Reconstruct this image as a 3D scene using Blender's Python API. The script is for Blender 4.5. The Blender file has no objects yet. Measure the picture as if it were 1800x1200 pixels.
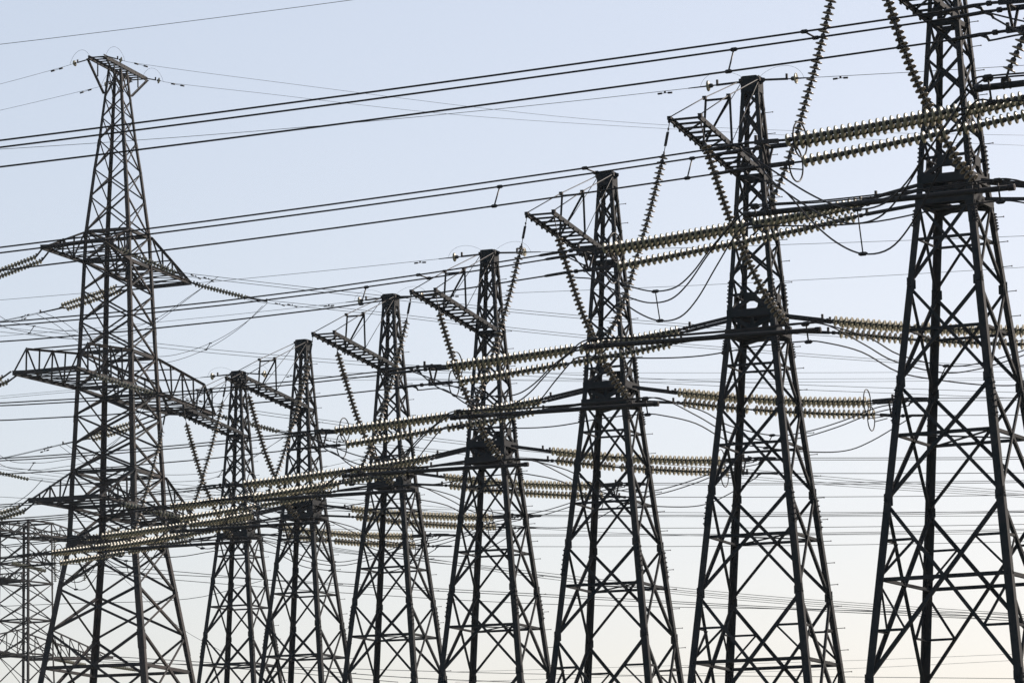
import bpy, math, random
from mathutils import Vector, Matrix
random.seed(7)
C = bpy.context.scene
COL = C.collection
R = math.radians

# ------------------------------------------------------------------ camera
CAM_Z = 1.7
cd = bpy.data.cameras.new('camera')
cam = bpy.data.objects.new('camera', cd)
COL.objects.link(cam)
cam.location = (0, 0, CAM_Z)
cd.sensor_width = 36.0
cd.lens = 7013.1 / 1800 * 36.0
cd.clip_start = 0.5
cd.clip_end = 6000
PITCH, ROLL = 0.1555, 0.0161
cam.matrix_world = (Matrix.Translation((0, 0, CAM_Z)) @ Matrix.Rotation(math.pi / 2 + PITCH, 4, 'X')
                    @ Matrix.Rotation(-ROLL, 4, 'Z'))
C.camera = cam

# ------------------------------------------------------------------ sky, sun, exposure
SUN_EL, SUN_AZ = R(30), R(55)          # azimuth clockwise from +Y (the view direction)
w = bpy.data.worlds.new('World')
C.world = w
w.use_nodes = True
nt = w.node_tree
bg = nt.nodes['Background']
sky = nt.nodes.new('ShaderNodeTexSky')
sky.sky_type = 'NISHITA'
sky.sun_disc = False
sky.sun_elevation = SUN_EL
sky.sun_rotation = SUN_AZ
sky.altitude = 200
sky.air_density = 1.0
sky.dust_density = 2.0
sky.ozone_density = 1.0
veil = nt.nodes.new('ShaderNodeVectorMath')      # thin even veil of high haze over the whole sky
veil.operation = 'MULTIPLY_ADD'
veil.inputs[1].default_value = (0.957, 0.815, 0.800)
veil.inputs[2].default_value = (2.42, 2.70, 2.86)
nt.links.new(sky.outputs[0], veil.inputs[0])
nt.links.new(veil.outputs[0], bg.inputs[0])
bg.inputs[1].default_value = 0.115
sd = bpy.data.lights.new('sun', 'SUN')
sd.energy = 5.0
sd.angle = R(0.5)
sd.color = (1.0, 0.88, 0.76)
sun = bpy.data.objects.new('sun', sd)
COL.objects.link(sun)
sdir = Vector((math.sin(SUN_AZ) * math.cos(SUN_EL), math.cos(SUN_AZ) * math.cos(SUN_EL), math.sin(SUN_EL)))
sun.rotation_euler = sdir.to_track_quat('Z', 'Y').to_euler()
sun.location = sdir * 50
C.view_settings.view_transform = 'Standard'
C.view_settings.look = 'None'
C.view_settings.exposure = 0.03
C.view_settings.gamma = 1

# ------------------------------------------------------------------ materials
def material(name, base, rough=0.5, metal=0.0, var=0.25, scale=4.0, spots=None, transmission=0.0, coat=0.0, spec=0.5):
    m = bpy.data.materials.new(name)
    m.use_nodes = True
    t = m.node_tree
    b = t.nodes['Principled BSDF']
    b.inputs['Roughness'].default_value = rough
    b.inputs['Metallic'].default_value = metal
    b.inputs['Transmission Weight'].default_value = transmission
    b.inputs['Specular IOR Level'].default_value = spec
    b.inputs['Coat Weight'].default_value = coat
    co = t.nodes.new('ShaderNodeTexCoord')
    n = t.nodes.new('ShaderNodeTexNoise')
    n.inputs['Scale'].default_value = scale
    n.inputs['Detail'].default_value = 6
    t.links.new(co.outputs['Object'], n.inputs['Vector'])
    cr = t.nodes.new('ShaderNodeValToRGB')
    cr.color_ramp.elements[0].position = 0.32
    cr.color_ramp.elements[1].position = 0.68
    lo = [c * (1 - var) for c in base]
    hi = spots if spots else [min(1, c * (1 + var)) for c in base]
    cr.color_ramp.elements[0].color = (*lo, 1)
    cr.color_ramp.elements[1].color = (*hi, 1)
    t.links.new(n.outputs['Fac'], cr.inputs['Fac'])
    t.links.new(cr.outputs['Color'], b.inputs['Base Color'])
    mr = t.nodes.new('ShaderNodeMapRange')
    mr.inputs['To Min'].default_value = max(0.05, rough - 0.12)
    mr.inputs['To Max'].default_value = min(1, rough + 0.15)
    t.links.new(n.outputs['Fac'], mr.inputs['Value'])
    t.links.new(mr.outputs['Result'], b.inputs['Roughness'])
    return m

STEEL = material('painted_steel', (0.004, 0.014, 0.021), 0.6, 0.0, 0.3, 1.7, (0.019, 0.022, 0.026), spec=0.08)
STEEL_OLD = material('weathered_steel', (0.008, 0.018, 0.025), 0.6, 0.0, 0.3, 1.1, (0.036, 0.031, 0.031), spec=0.10)
GALV = material('dark_fitting_metal', (0.010, 0.012, 0.015), 0.5, 0.0, 0.3, 20, spec=0.2)
CAP = material('cast_iron_cap', (0.020, 0.025, 0.028), 0.5, 0.0, 0.3, 15, spec=0.3)
GLASS = material('insulator_glass', (0.23, 0.22, 0.145), 0.36, 0.0, 0.25, 9, (0.37, 0.36, 0.26), 0.30, 0.0, spec=0.35)
GLASS_BACKLIT = material('backlit_insulator_glass', (0.13, 0.105, 0.065), 0.28, 0.0, 0.3, 9, (0.24, 0.19, 0.12), 0.2, 0.0)  # same glass as the other discs, backlit shade put into a darker colour
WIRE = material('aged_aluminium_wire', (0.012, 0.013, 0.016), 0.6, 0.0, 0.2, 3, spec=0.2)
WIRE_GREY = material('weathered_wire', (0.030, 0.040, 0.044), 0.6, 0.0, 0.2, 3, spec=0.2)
CONCRETE = material('footing_concrete', (0.32, 0.31, 0.29), 0.9, 0, 0.2, 3)
GRASS = material('dry_grass_ground', (0.055, 0.065, 0.028), 0.95, 0, 0.4, 0.4, (0.11, 0.10, 0.05))

# ------------------------------------------------------------------ mesh builder
class MB:
    def __init__(s):
        s.v, s.f, s.mi, s.sm = [], [], [], []
    def prism(s, P, Q, u, v, prof, mi=0):
        n = len(prof); o = len(s.v)
        for E in (P, Q):
            for a, b in prof:
                s.v.append(tuple(E + u * a + v * b))
        for i in range(n):
            j = (i + 1) % n
            s.f.append((o + i, o + j, o + n + j, o + n + i)); s.mi.append(mi); s.sm.append(False)
        s.f.append(tuple(o + i for i in range(n))[::-1]); s.mi.append(mi); s.sm.append(False)
        s.f.append(tuple(o + n + i for i in range(n))); s.mi.append(mi); s.sm.append(False)
        return s
    def angle(s, P, Q, u, v, a, t=None, b=None):
        """L-shaped steel angle from P to Q, corner on the line PQ, flanges along u and v."""
        P, Q, u, v = Vector(P), Vector(Q), Vector(u), Vector(v)
        t = t or a * 0.11
        b = b or a
        ax = (Q - P).normalized()
        u = (u - ax * u.dot(ax)).normalized()
        v = (v - ax * v.dot(ax) - u * v.dot(u)).normalized()
        return s.prism(P, Q, u, v, [(0, 0), (a, 0), (a, t), (t, t), (t, b), (0, b)])
    def bar(s, P, Q, wd, dp, up=(0, 0, 1)):
        P, Q, v = Vector(P), Vector(Q), Vector(up)
        ax = (Q - P).normalized()
        if abs(ax.dot(v)) > 0.98: v = Vector((0, 1, 0))
        v = (v - ax * v.dot(ax)).normalized(); u = ax.cross(v)
        x, y = wd / 2, dp / 2
        return s.prism(P, Q, u, v, [(-x, -y), (x, -y), (x, y), (-x, y)])
    def channel(s, P, Q, out, wd, fl, t=0.012):
        """U channel: web wd high (perpendicular to out), flanges fl deep pointing along -out."""
        P, Q, v = Vector(P), Vector(Q), Vector(out)
        ax = (Q - P).normalized()
        v = (v - ax * v.dot(ax)).normalized(); u = ax.cross(v)
        h = wd / 2
        return s.prism(P, Q, u, v, [(-h, 0), (-h, -fl), (-h + t, -fl), (-h + t, -t), (h - t, -t), (h - t, -fl), (h, -fl), (h, 0)])
    def tube(s, pts, r, n=6, mi=0, cap=True):
        pts = [Vector(p) for p in pts]; o = len(s.v)
        up = Vector((0, 0, 1))
        for i, p in enumerate(pts):
            a = (pts[min(i + 1, len(pts) - 1)] - pts[max(i - 1, 0)]).normalized()
            if abs(a.dot(up)) > 0.95: up = Vector((0.3, 1, 0)).normalized()
            x = a.cross(up).normalized(); y = x.cross(a)
            rr = r[i] if isinstance(r, (list, tuple)) else r
            for k in range(n):
                c = 2 * math.pi * k / n
                s.v.append(tuple(p + x * (rr * math.cos(c)) + y * (rr * math.sin(c))))
        for i in range(len(pts) - 1):
            for k in range(n):
                l = (k + 1) % n
                s.f.append((o + i * n + k, o + i * n + l, o + (i + 1) * n + l, o + (i + 1) * n + k)); s.mi.append(mi); s.sm.append(True)
        if cap:
            s.f.append(tuple(o + k for k in range(n))[::-1]); s.mi.append(mi); s.sm.append(False)
            e = o + (len(pts) - 1) * n
            s.f.append(tuple(e + k for k in range(n))); s.mi.append(mi); s.sm.append(False)
        return s
    def lathe(s, P, ax, prof, n=14):
        """prof: list of (distance along ax, radius, material index of the band that follows)"""
        P, ax = Vector(P), Vector(ax).normalized()
        x = ax.orthogonal().normalized(); y = ax.cross(x)
        o = len(s.v)
        for d, r, _ in prof:
            for k in range(n):
                c = 2 * math.pi * k / n
                s.v.append(tuple(P + ax * d + x * (r * math.cos(c)) + y * (r * math.sin(c))))
        for i in range(len(prof) - 1):
            for k in range(n):
                l = (k + 1) % n
                s.f.append((o + i * n + k, o + i * n + l, o + (i + 1) * n + l, o + (i + 1) * n + k)); s.mi.append(prof[i][2]); s.sm.append(True)
        return s
    def plate(s, pts, nrm, t):
        nrm = Vector(nrm).normalized(); o = len(s.v); n = len(pts)
        for k in (-.5, .5):
            for p in pts: s.v.append(tuple(Vector(p) + nrm * (t * k)))
        for i in range(n):
            j = (i + 1) % n
            s.f.append((o + i, o + j, o + n + j, o + n + i)); s.mi.append(0); s.sm.append(False)
        s.f.append(tuple(o + i for i in range(n))[::-1]); s.mi.append(0); s.sm.append(False)
        s.f.append(tuple(o + n + i for i in range(n))); s.mi.append(0); s.sm.append(False)
        return s
    def build(s, name, mats, parent=None):
        me = bpy.data.meshes.new(name)
        me.from_pydata(s.v, [], s.f)
        for m in (mats if isinstance(mats, (list, tuple)) else [mats]): me.materials.append(m)
        me.polygons.foreach_set('material_index', s.mi)
        me.polygons.foreach_set('use_smooth', s.sm)
        me.update()
        o = bpy.data.objects.new(name, me)
        COL.objects.link(o)
        if parent: o.parent = parent
        return o

def thing(name, label, cat, loc=(0, 0, 0), rz=0.0, group=None):
    o = bpy.data.objects.new(name, None)
    COL.objects.link(o)
    o.empty_display_size = 0.5
    o.location = loc; o.rotation_euler = (0, 0, rz)
    o['label'] = label; o['category'] = cat
    if group: o['group'] = group
    return o
def tag(o, label, cat, group=None):
    o['label'] = label; o['category'] = cat
    if group: o['group'] = group
    return o
def link_copy(src, parent=None):
    c = src.copy(); COL.objects.link(c)
    if parent is not None: c.parent = parent
    for ch in src.children: link_copy(ch, c)
    return c
def copy_thing(src, loc, rz, label):
    c = link_copy(src)
    c.location = loc; c.rotation_euler = (0, 0, rz); c['label'] = label
    return c
def interp(x, xs, ys):
    if x <= xs[0]: return ys[0]
    for i in range(len(xs) - 1):
        if x <= xs[i + 1]:
            return ys[i] + (ys[i + 1] - ys[i]) * (x - xs[i]) / (xs[i + 1] - xs[i])
    return ys[-1]
def smooth(pts, k=6):
    """Catmull-Rom through the points."""
    P = [Vector(p) for p in pts]
    P = [P[0] * 2 - P[1]] + P + [P[-1] * 2 - P[-2]]
    out = []
    for i in range(1, len(P) - 2):
        a, b, c, d = P[i - 1], P[i], P[i + 1], P[i + 2]
        for j in range(k):
            t = j / k
            out.append(0.5 * ((2 * b) + (c - a) * t + (2 * a - 5 * b + 4 * c - d) * t * t + (3 * b - a - 3 * c + d) * t ** 3))
    out.append(P[-2])
    return out

# ------------------------------------------------------------------ ground
def ground_z(x, y):
    if y < 128: return 0.0
    if y < 168: return 1.7 * (y - 128) / 40
    return 1.7
g = MB()
xs = [-3000, -600, -200, -90, -45, 0, 45, 90, 200, 600, 3000]
ys = [-300, -60, 0, 40, 80, 110, 128, 138, 148, 158, 168, 200, 260, 400, 900, 4000]
for y in ys:
    for x in xs: g.v.append((x, y, ground_z(x, y)))
for j in range(len(ys) - 1):
    for i in range(len(xs) - 1):
        a = j * len(xs) + i
        g.f.append((a, a + 1, a + 1 + len(xs), a + len(xs))); g.mi.append(0); g.sm.append(True)
go = g.build('ground', GRASS); go['kind'] = 'structure'

# ================================================================== ROW TOWERS
# local frame: x along the line (to the right and nearer), -y toward the camera side, z up.
# heights below are relative to joint level J2; BASE lifts them to the tower foot.
BASE = 13.6
HS = [-13.3, -6.63, -2.65, 0.0, 2.22, 4.12, 4.75, 8.29, 10.87]
WS = [2.75, 1.80, 1.385, 1.11, 0.875, 0.68, 0.62, 0.38, 0.21]
def hw(h): return interp(h, HS, WS)
CORN = {'L': (-1, -1), 'B': (1, -1), 'R': (1, 1), 'A': (-1, 1)}
FACES = [('L', 'B'), ('B', 'R'), ('R', 'A'), ('A', 'L')]
def cp(c, h, off=0.0):
    sx, sy = CORN[c]; k = hw(h) - off
    return Vector((sx * k, sy * k, BASE + h))
def face_n(a, b):
    sx = (CORN[a][0] + CORN[b][0]) / 2; sy = (CORN[a][1] + CORN[b][1]) / 2
    return Vector((sx, sy, 0))

def face_member(mb, p, q, nrm, size, out=0.0):
    """angle lying in a face: one flange in the face plane, one pointing inward"""
    p = p - nrm * (0.035 + out); q = q - nrm * (0.035 + out)
    ax = (q - p).normalized(); inpl = nrm.cross(ax).normalized()
    if inpl.z < 0: inpl = -inpl
    mid = inpl * (size / 2)
    mb.angle(p - mid, q - mid, inpl, -nrm, size)

def build_row_tower():
    root = thing('lattice_tower', 'x', 'pylon', group='row of lattice pylons with one arm each')
    # legs
    for c, (sx, sy) in CORN.items():
        leg = MB()
        for i in range(len(HS) - 1):
            a = interp(HS[i] + .1, [-13, -6.6, 0, 4.1, 4.8, 10.8], [.18, .18, .165, .145, .118, .092])
            leg.angle(cp(c, HS[i]), cp(c, HS[i + 1] + (0.0 if i == len(HS) - 2 else 0.02)), (-sx, 0, 0), (0, -sy, 0), a, a * .12)
        # splice plates with bolt heads below joint J2 and beside the waist
        for h0, h1 in ((-.9, -.08), (-7.6, -6.7), (4.9, 5.5), (3.55, 3.95)):
            p, q = cp(c, h0, -.012), cp(c, h1, -.012)
            leg.angle(p, q, (-sx, 0, 0), (0, -sy, 0), .17 if h0 < 4.8 else .12, .012)
            n = 6
            for k in range(n):
                t = (k + .5) / n
                e = p.lerp(q, t)
                leg.bar(e + Vector((-sx * .06, sy * .0, 0)), e + Vector((-sx * .06, sy * .045, 0)), .034, .034)
                leg.bar(e + Vector((0, -sy * .06, 0)), e + Vector((sx * .045, -sy * .06, 0)), .034, .034)
        lo = leg.build('leg', STEEL, root)
        if c == 'R':
            h = -12.4
            k = 0
            while h < 10.3:
                if not (3.9 < h < 5.0):
                    b = MB(); p = cp(c, h)
                    b.tube([p + Vector((-.01, -.05, 0)), p + Vector((.215, -.05, 0.004))], .0095, 6)
                    b.tube([p + Vector((.205, -.05, 0.004)), p + Vector((.222, -.05, 0.004))], .019, 6)
                    b.build('step_bolt', GALV, lo)
                h += .56; k += 1
    # bracing faces
    J = [-13.3, -6.63, -2.65, 0.0, 2.22, 4.16]
    mastn = [5.02, 5.6, 6.55, 7.45, 8.3, 9.2, 10.1, 10.62]
    for fi, (a, b) in enumerate(FACES):
        n = face_n(a, b); mb = MB()
        for i in range(len(J) - 1):
            h0, h1 = J[i], J[i + 1]
            sz = [.095, .085, .078, .072, .066][i]
            face_member(mb, cp(a, h0), cp(b, h1), n, sz, .0)
            face_member(mb, cp(b, h0), cp(a, h1), n, sz, sz * .13 + .004)
            if i <= 1:   # redundant members
                w0, w1 = hw(h0), hw(h1); tX = w0 / (w0 + w1); hX = h0 + (h1 - h0) * tX
                for (p, q) in ((a, b), (b, a)):
                    for (ha, hb) in ((h1, hX), (h0, hX)):
                        hm = (ha + hb) / 2
                        t = (hm - h0) / (h1 - h0)
                        pt = cp(p, h0).lerp(cp(q, h1), t) if ha == h0 else cp(q, h0).lerp(cp(p, h1), t)
                        face_member(mb, cp(p, hm), pt, n, .055, .03)
                        face_member(mb, cp(p, hX), pt, n, .050, .05)
        # mast: crossing lattice
        for i in range(1, len(mastn) - 1):
            h0, h1 = mastn[i], mastn[i + 1]
            face_member(mb, cp(a, h0), cp(b, h1), n, .062, 0)
            face_member(mb, cp(b, h0), cp(a, h1), n, .062, .012)
        mid = (cp(a, 5.02) + cp(b, 5.02)) / 2
        face_member(mb, cp(a, 5.6), mid, n, .062, 0); face_member(mb, cp(b, 5.6), mid, n, .062, .012)
        # K brace of the waist
        face_member(mb, mid, cp(a, 4.62), n, .09, 0); face_member(mb, mid, cp(b, 4.62), n, .09, .014)
        # gusset plates
        gm = mb
        s = .24
        u = (cp(b, 5) - cp(a, 5)).normalized()
        c0 = mid - n * .02
        gm.plate([c0 - u * .20 + Vector((0, 0, -.10)), c0 + u * .20 + Vector((0, 0, -.10)), c0 + u * .15 + Vector((0, 0, .13)), c0 - u * .15 + Vector((0, 0, .13))], n, .012)
        for h in (-6.63, -2.65, 0, 2.22):
            for cc, sg in ((a, 1), (b, -1)):
                p = cp(cc, h) - n * .022
                gm.plate([p + u * sg * -.008 + Vector((0, 0, -.17)), p + u * sg * .20 + Vector((0, 0, -.10)), p + u * sg * .20 + Vector((0, 0, .10)), p - u * sg * .008 + Vector((0, 0, .17))], n, .012)
        for h in (5.6, 8.3):
            for cc, sg in ((a, 1), (b, -1)):
                p = cp(cc, h) - n * .02
                gm.plate([p - u * sg * .006 + Vector((0, 0, -.11)), p + u * sg * .11 + Vector((0, 0, -.06)), p + u * sg * .11 + Vector((0, 0, .06)), p - u * sg * .006 + Vector((0, 0, .11))], n, .01)
        # big corner gussets of the waist
        for h, sgn in ((4.62, 1), (4.12, -1)):
            for cc, sg in ((a, 1), (b, -1)):
                p = cp(cc, h) - n * .017
                z = .24 * sgn
                gm.plate([p - u * sg * .004, p + u * sg * .30, p + u * sg * .14 + Vector((0, 0, z * .7)), p - u * sg * (.004) + Vector((0, 0, z))], n, .014)
        gm.build('face_bracing', STEEL, root)
    # waist box: two rings of heavy channels with web diagonals, plus inner cross beams
    for h, ht in ((4.62, .20), (4.13, .17)):
        wb = MB()
        for a, b in FACES:
            n = face_n(a, b)
            wb.channel(cp(a, h) + n * .016, cp(b, h) + n * .016, n, ht, .09, .014)
        for t in (-.42, .42):
            k = hw(h)
            wb.channel((-k, k * t, BASE + h - .02), (k, k * t, BASE + h - .02), (0, 1 if t < 0 else -1, 0), ht * .5, .05, .012)
            wb.bar((k * t, -k, BASE + h + .03), (k * t, k, BASE + h + .03), .10, ht * .45)
        wb.bar((-hw(h), -hw(h), BASE + h - .1), (hw(h), hw(h), BASE + h - .1), .08, .08)
        wb.bar((-hw(h), hw(h), BASE + h - .14), (hw(h), -hw(h), BASE + h - .14), .08, .08)
        wb.build('waist_beam', STEEL, root)
    wd = MB()
    for a, b in FACES:
        n = face_n(a, b); mid = (cp(a, 4.24) + cp(b, 4.24)) / 2
        face_member(wd, mid, cp(a, 4.56), n, .10, .04); face_member(wd, mid, cp(b, 4.56), n, .10, .055)
        for t in (.22, .5, .8):
            e = cp(a, 4.5).lerp(cp(b, 4.5), t) - n * .14
            wd.bar(e, e - Vector((0, 0, .36)), .10, .03, n)
    wd.build('waist_bracing', STEEL, root)
    # horizontal rings
    for h, sz in ((3.27, .06), (1.2, .065), (-1.17, .075), (-4.38, .085), (-9.5, .085)):
        rm = MB()
        for a, b in FACES:
            face_member(rm, cp(a, h), cp(b, h), face_n(a, b), sz, .06)
        if h in (-1.17, -9.5):
            for a, b in (('L', 'R'), ('A', 'B')):
                p, q = cp(a, h, .05), cp(b, h, .05)
                z = .02 if a == 'L' else -.02
                rm.bar(p + Vector((0, 0, z)), q + Vector((0, 0, z)), .06, .03)
        rm.build('ring_frame', STEEL, root)
    rm = MB()
    for a, b in FACES: face_member(rm, cp(a, 8.24), cp(b, 8.24), face_n(a, b), .12, .02)
    rm.build('ring_frame', STEEL, root); rm = MB()
    for a, b in FACES: face_member(rm, cp(a, 5.12), cp(b, 5.14), face_n(a, b), .06, .03)
    rm.build('ring_frame', STEEL, root)
    # top cap
    tp = MB()
    k = .235; z0, z1 = BASE + 10.40, BASE + 10.93
    for (x0, y0, x1, y1, nx, ny) in ((-k, -k, k, -k, 0, -1), (k, -k, k, k, 1, 0), (k, k, -k, k, 0, 1), (-k, k, -k, -k, -1, 0)):
        tp.plate([(x0, y0, z0 + .1), (x0 * .55 + x1 * .45, y0 * .55 + y1 * .45, z0 + .1), (x1, y1, z0 + .1), (x1 * .985, y1 * .985, z1 - .06), (x1 * .9 + x0 * .1, y1 * .9 + y0 * .1, z1), (x0 * .9 + x1 * .1, y0 * .9 + y1 * .1, z1), (x0 * .985, y0 * .985, z1 - .06)], (nx, ny, 0), .012)
    tp.plate([(-k * .8, -k * .8, z1), (k * .8, -k * .8, z1), (k * .8, k * .8, z1), (-k * .8, k * .8, z1)], (0, 0, 1), .012)
    for sx in (-1, 1):
        tp.plate([(sx * k, 0, z1 - .02), (sx * (k + .12), 0, z1 - .05), (sx * (k + .12), 0, z1 - .13), (sx * k, 0, z1 - .22)], (0, 1, 0), .03)
    tp.build('top_cap', STEEL, root)
    # crossarm
    arm = MB()
    tipy, tz, rz_ = -5.69, BASE + 8.74, BASE + 8.29
    xr, xt = .37, .40
    ry = -.38
    def ch(sx, t): return Vector((sx * (xr + (xt - xr) * t), ry + (tipy - ry) * t, rz_ + (tz - rz_) * t))
    for sx in (-1, 1):
        arm.channel(ch(sx, 0), ch(sx, 1.012), (sx, 0, 0), .13, .055, .01)
    root_arm = arm.build('crossarm', STEEL, root)
    lad = MB()
    N = 13
    for i in range(N + 1):
        t = i / N
        if i == 0: continue
        lad.bar(ch(-1, t) + Vector((.02, 0, -.02)), ch(1, t) + Vector((-.02, 0, -.02)), .075, .045)
    for i in range(0, N - 1, 2):
        a, b = (-1, 1) if (i // 2) % 2 == 0 else (-1, 1)
        lad.bar(ch(a, i / N) + Vector((.02, 0, .02)), ch(b, (i + 2) / N) + Vector((-.02, 0, .02)), .05, .03)
    for i in range(1, N + 1):
        for sx in (-1, 1):
            e = ch(sx, i / N)
            lad.bar(e + Vector((sx * .005, 0, -.055)), e + Vector((sx * .03, 0, -.055)), .10, .08)
    lad.build('arm_rungs', STEEL, root_arm)
    fr = MB()
    ft = .53
    fl, frr = ch(-1, ft), ch(1, ft)
    tl, tr = Vector((-.28, fl.y, fl.z + 1.2)), Vector((.36, frr.y, fl.z + 1.2))
    for p, q in ((fl - Vector((0, 0, .15)), tl), (frr, tr), (tl, tr), (tr, fl)):
        fr.angle(p, q, (1, 0, 0), (0, 1, 0) if (q - p).z > .3 else (0, 0, -1), .06, .012)
    fr.build('arm_frame', STEEL, root_arm)
    for sx, tt in ((-1, tl), (1, tr)):
        st = MB()
        top = Vector((sx * .235, -.2, BASE + 10.82))
        st.tube([ch(sx, 1.0) + Vector((0, 0, .05)), tt + Vector((0, 0, .05)), top], .0145, 6)
        for e in (ch(sx, 1.0) + Vector((0, 0, .03)), tt + Vector((0, 0, .04)), top):
            st.bar(e - Vector((.05, 0, 0)), e + Vector((.05, 0, 0)), .09, .09)
        st.build('stay_rod', GALV, root_arm)
        st = MB(); st.tube([ch(sx, ft) + Vector((0, .1, .05)), top - Vector((0, 0, .06))], .011, 6)
        st.build('stay_rod', GALV, root_arm)
    # footings
    for c in CORN:
        fb = MB(); p = cp(c, -13.3); k = .42
        fb.bar(Vector((p.x, p.y, p.z + .05)), Vector((p.x, p.y, p.z - 2.2)), k * 1.5, k * 1.5)
        fb.build('footing', CONCRETE, root)
    return root

# ------------------------------------------------------------------ insulators
def disc_mesh(D=.255, H=.146, glass=None):
    m = MB()
    r = D / 2
    m.lathe((0, 0, 0), (0, 0, 1), [(0, .020, 1), (.010, .040, 1), (.030, .050, 1), (.064, .053, 1), (.070, .058, 0),
                                  (.074, r * .62, 0), (.086, r * .90, 0), (.100, r * 1.0, 0), (.112, r * .985, 0),
                                  (.112, r * .88, 0), (.098, r * .74, 0), (.110, r * .70, 0), (.095, r * .50, 0), (.104, r * .46, 0),
                                  (.092, .034, 1), (.120, .022, 1), (H + .004, .020, 1)], 16)
    o = m.build('insulator_disc', [glass or GLASS, CAP])
    me = o.data
    bpy.data.objects.remove(o)
    return me
DISC = disc_mesh()
DISC_BIG = disc_mesh(.285, .146)
DISC_HANG = disc_mesh(.25, .135, GLASS_BACKLIT)  # hanging discs: ordinary glass with its backlit shade painted in

def put_disc(me, p, d, parent):
    """disc with its cap end at p, pointing along d"""
    o = bpy.data.objects.new('insulator_disc', me)
    COL.objects.link(o); o.parent = parent
    o.location = p
    o.rotation_euler = d.to_track_quat('Z', 'Y').to_euler()
    return o

def along(pts, s):
    """point and direction at arc length s on a polyline"""
    for i in range(len(pts) - 1):
        L = (pts[i + 1] - pts[i]).length
        if s <= L or i == len(pts) - 2:
            d = (pts[i + 1] - pts[i]).normalized()
            return pts[i] + d * s, d
        s -= L

def string_part(path, s0, s1, me, pitch, parent, gap=None, link0=True):
    """insulator string along path between arc lengths s0 and s1; returns its object (core fittings) with disc children"""
    core = MB()
    n = int(round((s1 - s0) / pitch))
    ps = [along(path, s0 + (s1 - s0) * i / n)[0] for i in range(n + 1)]
    core.tube(ps, .016, 6)
    o = core.build('insulator_string', CAP, parent)
    skip = set(gap or [])
    for i in range(n):
        if i in skip: continue
        d = (ps[i + 1] - ps[i]).normalized()
        put_disc(me, ps[i], d, o)
    for i in skip:
        lk = MB(); lk.tube([ps[i] - (ps[i + 1] - ps[i]) * .1, ps[i + 1]], .026, 6)
        lk.build('ball_link', GALV, o)
    return o

def link_plates(mb, P, Q, wd=.075, gap=.05):
    """a pair of long adjustment plates with bolts"""
    P, Q = Vector(P), Vector(Q)
    d = (Q - P).normalized(); side = d.cross(Vector((0, 0, 1))).normalized()
    for s in (-1, 1):
        mb.bar(P + side * gap * s * .5, Q + side * gap * s * .5, .012, wd)
    L = (Q - P).length
    k = 0.12
    while k < L - .05:
        e = P + d * k
        mb.bar(e - side * (gap * .5 + .02), e + side * (gap * .5 + .02), .028, .028)
        k += .22
    mb.bar(Q - d * .03 + Vector((0, 0, -.02)), Q - d * .03 + Vector((0, 0, .14)), .06, .05, d)

def oval_ring(mb, c, ux, uz, a, b, r=.020):
    pts = [c + ux * (a * math.cos(t)) + uz * (b * math.sin(t)) for t in [2 * math.pi * i / 28 for i in range(29)]]
    mb.tube(pts, r, 6, cap=False)

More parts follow.
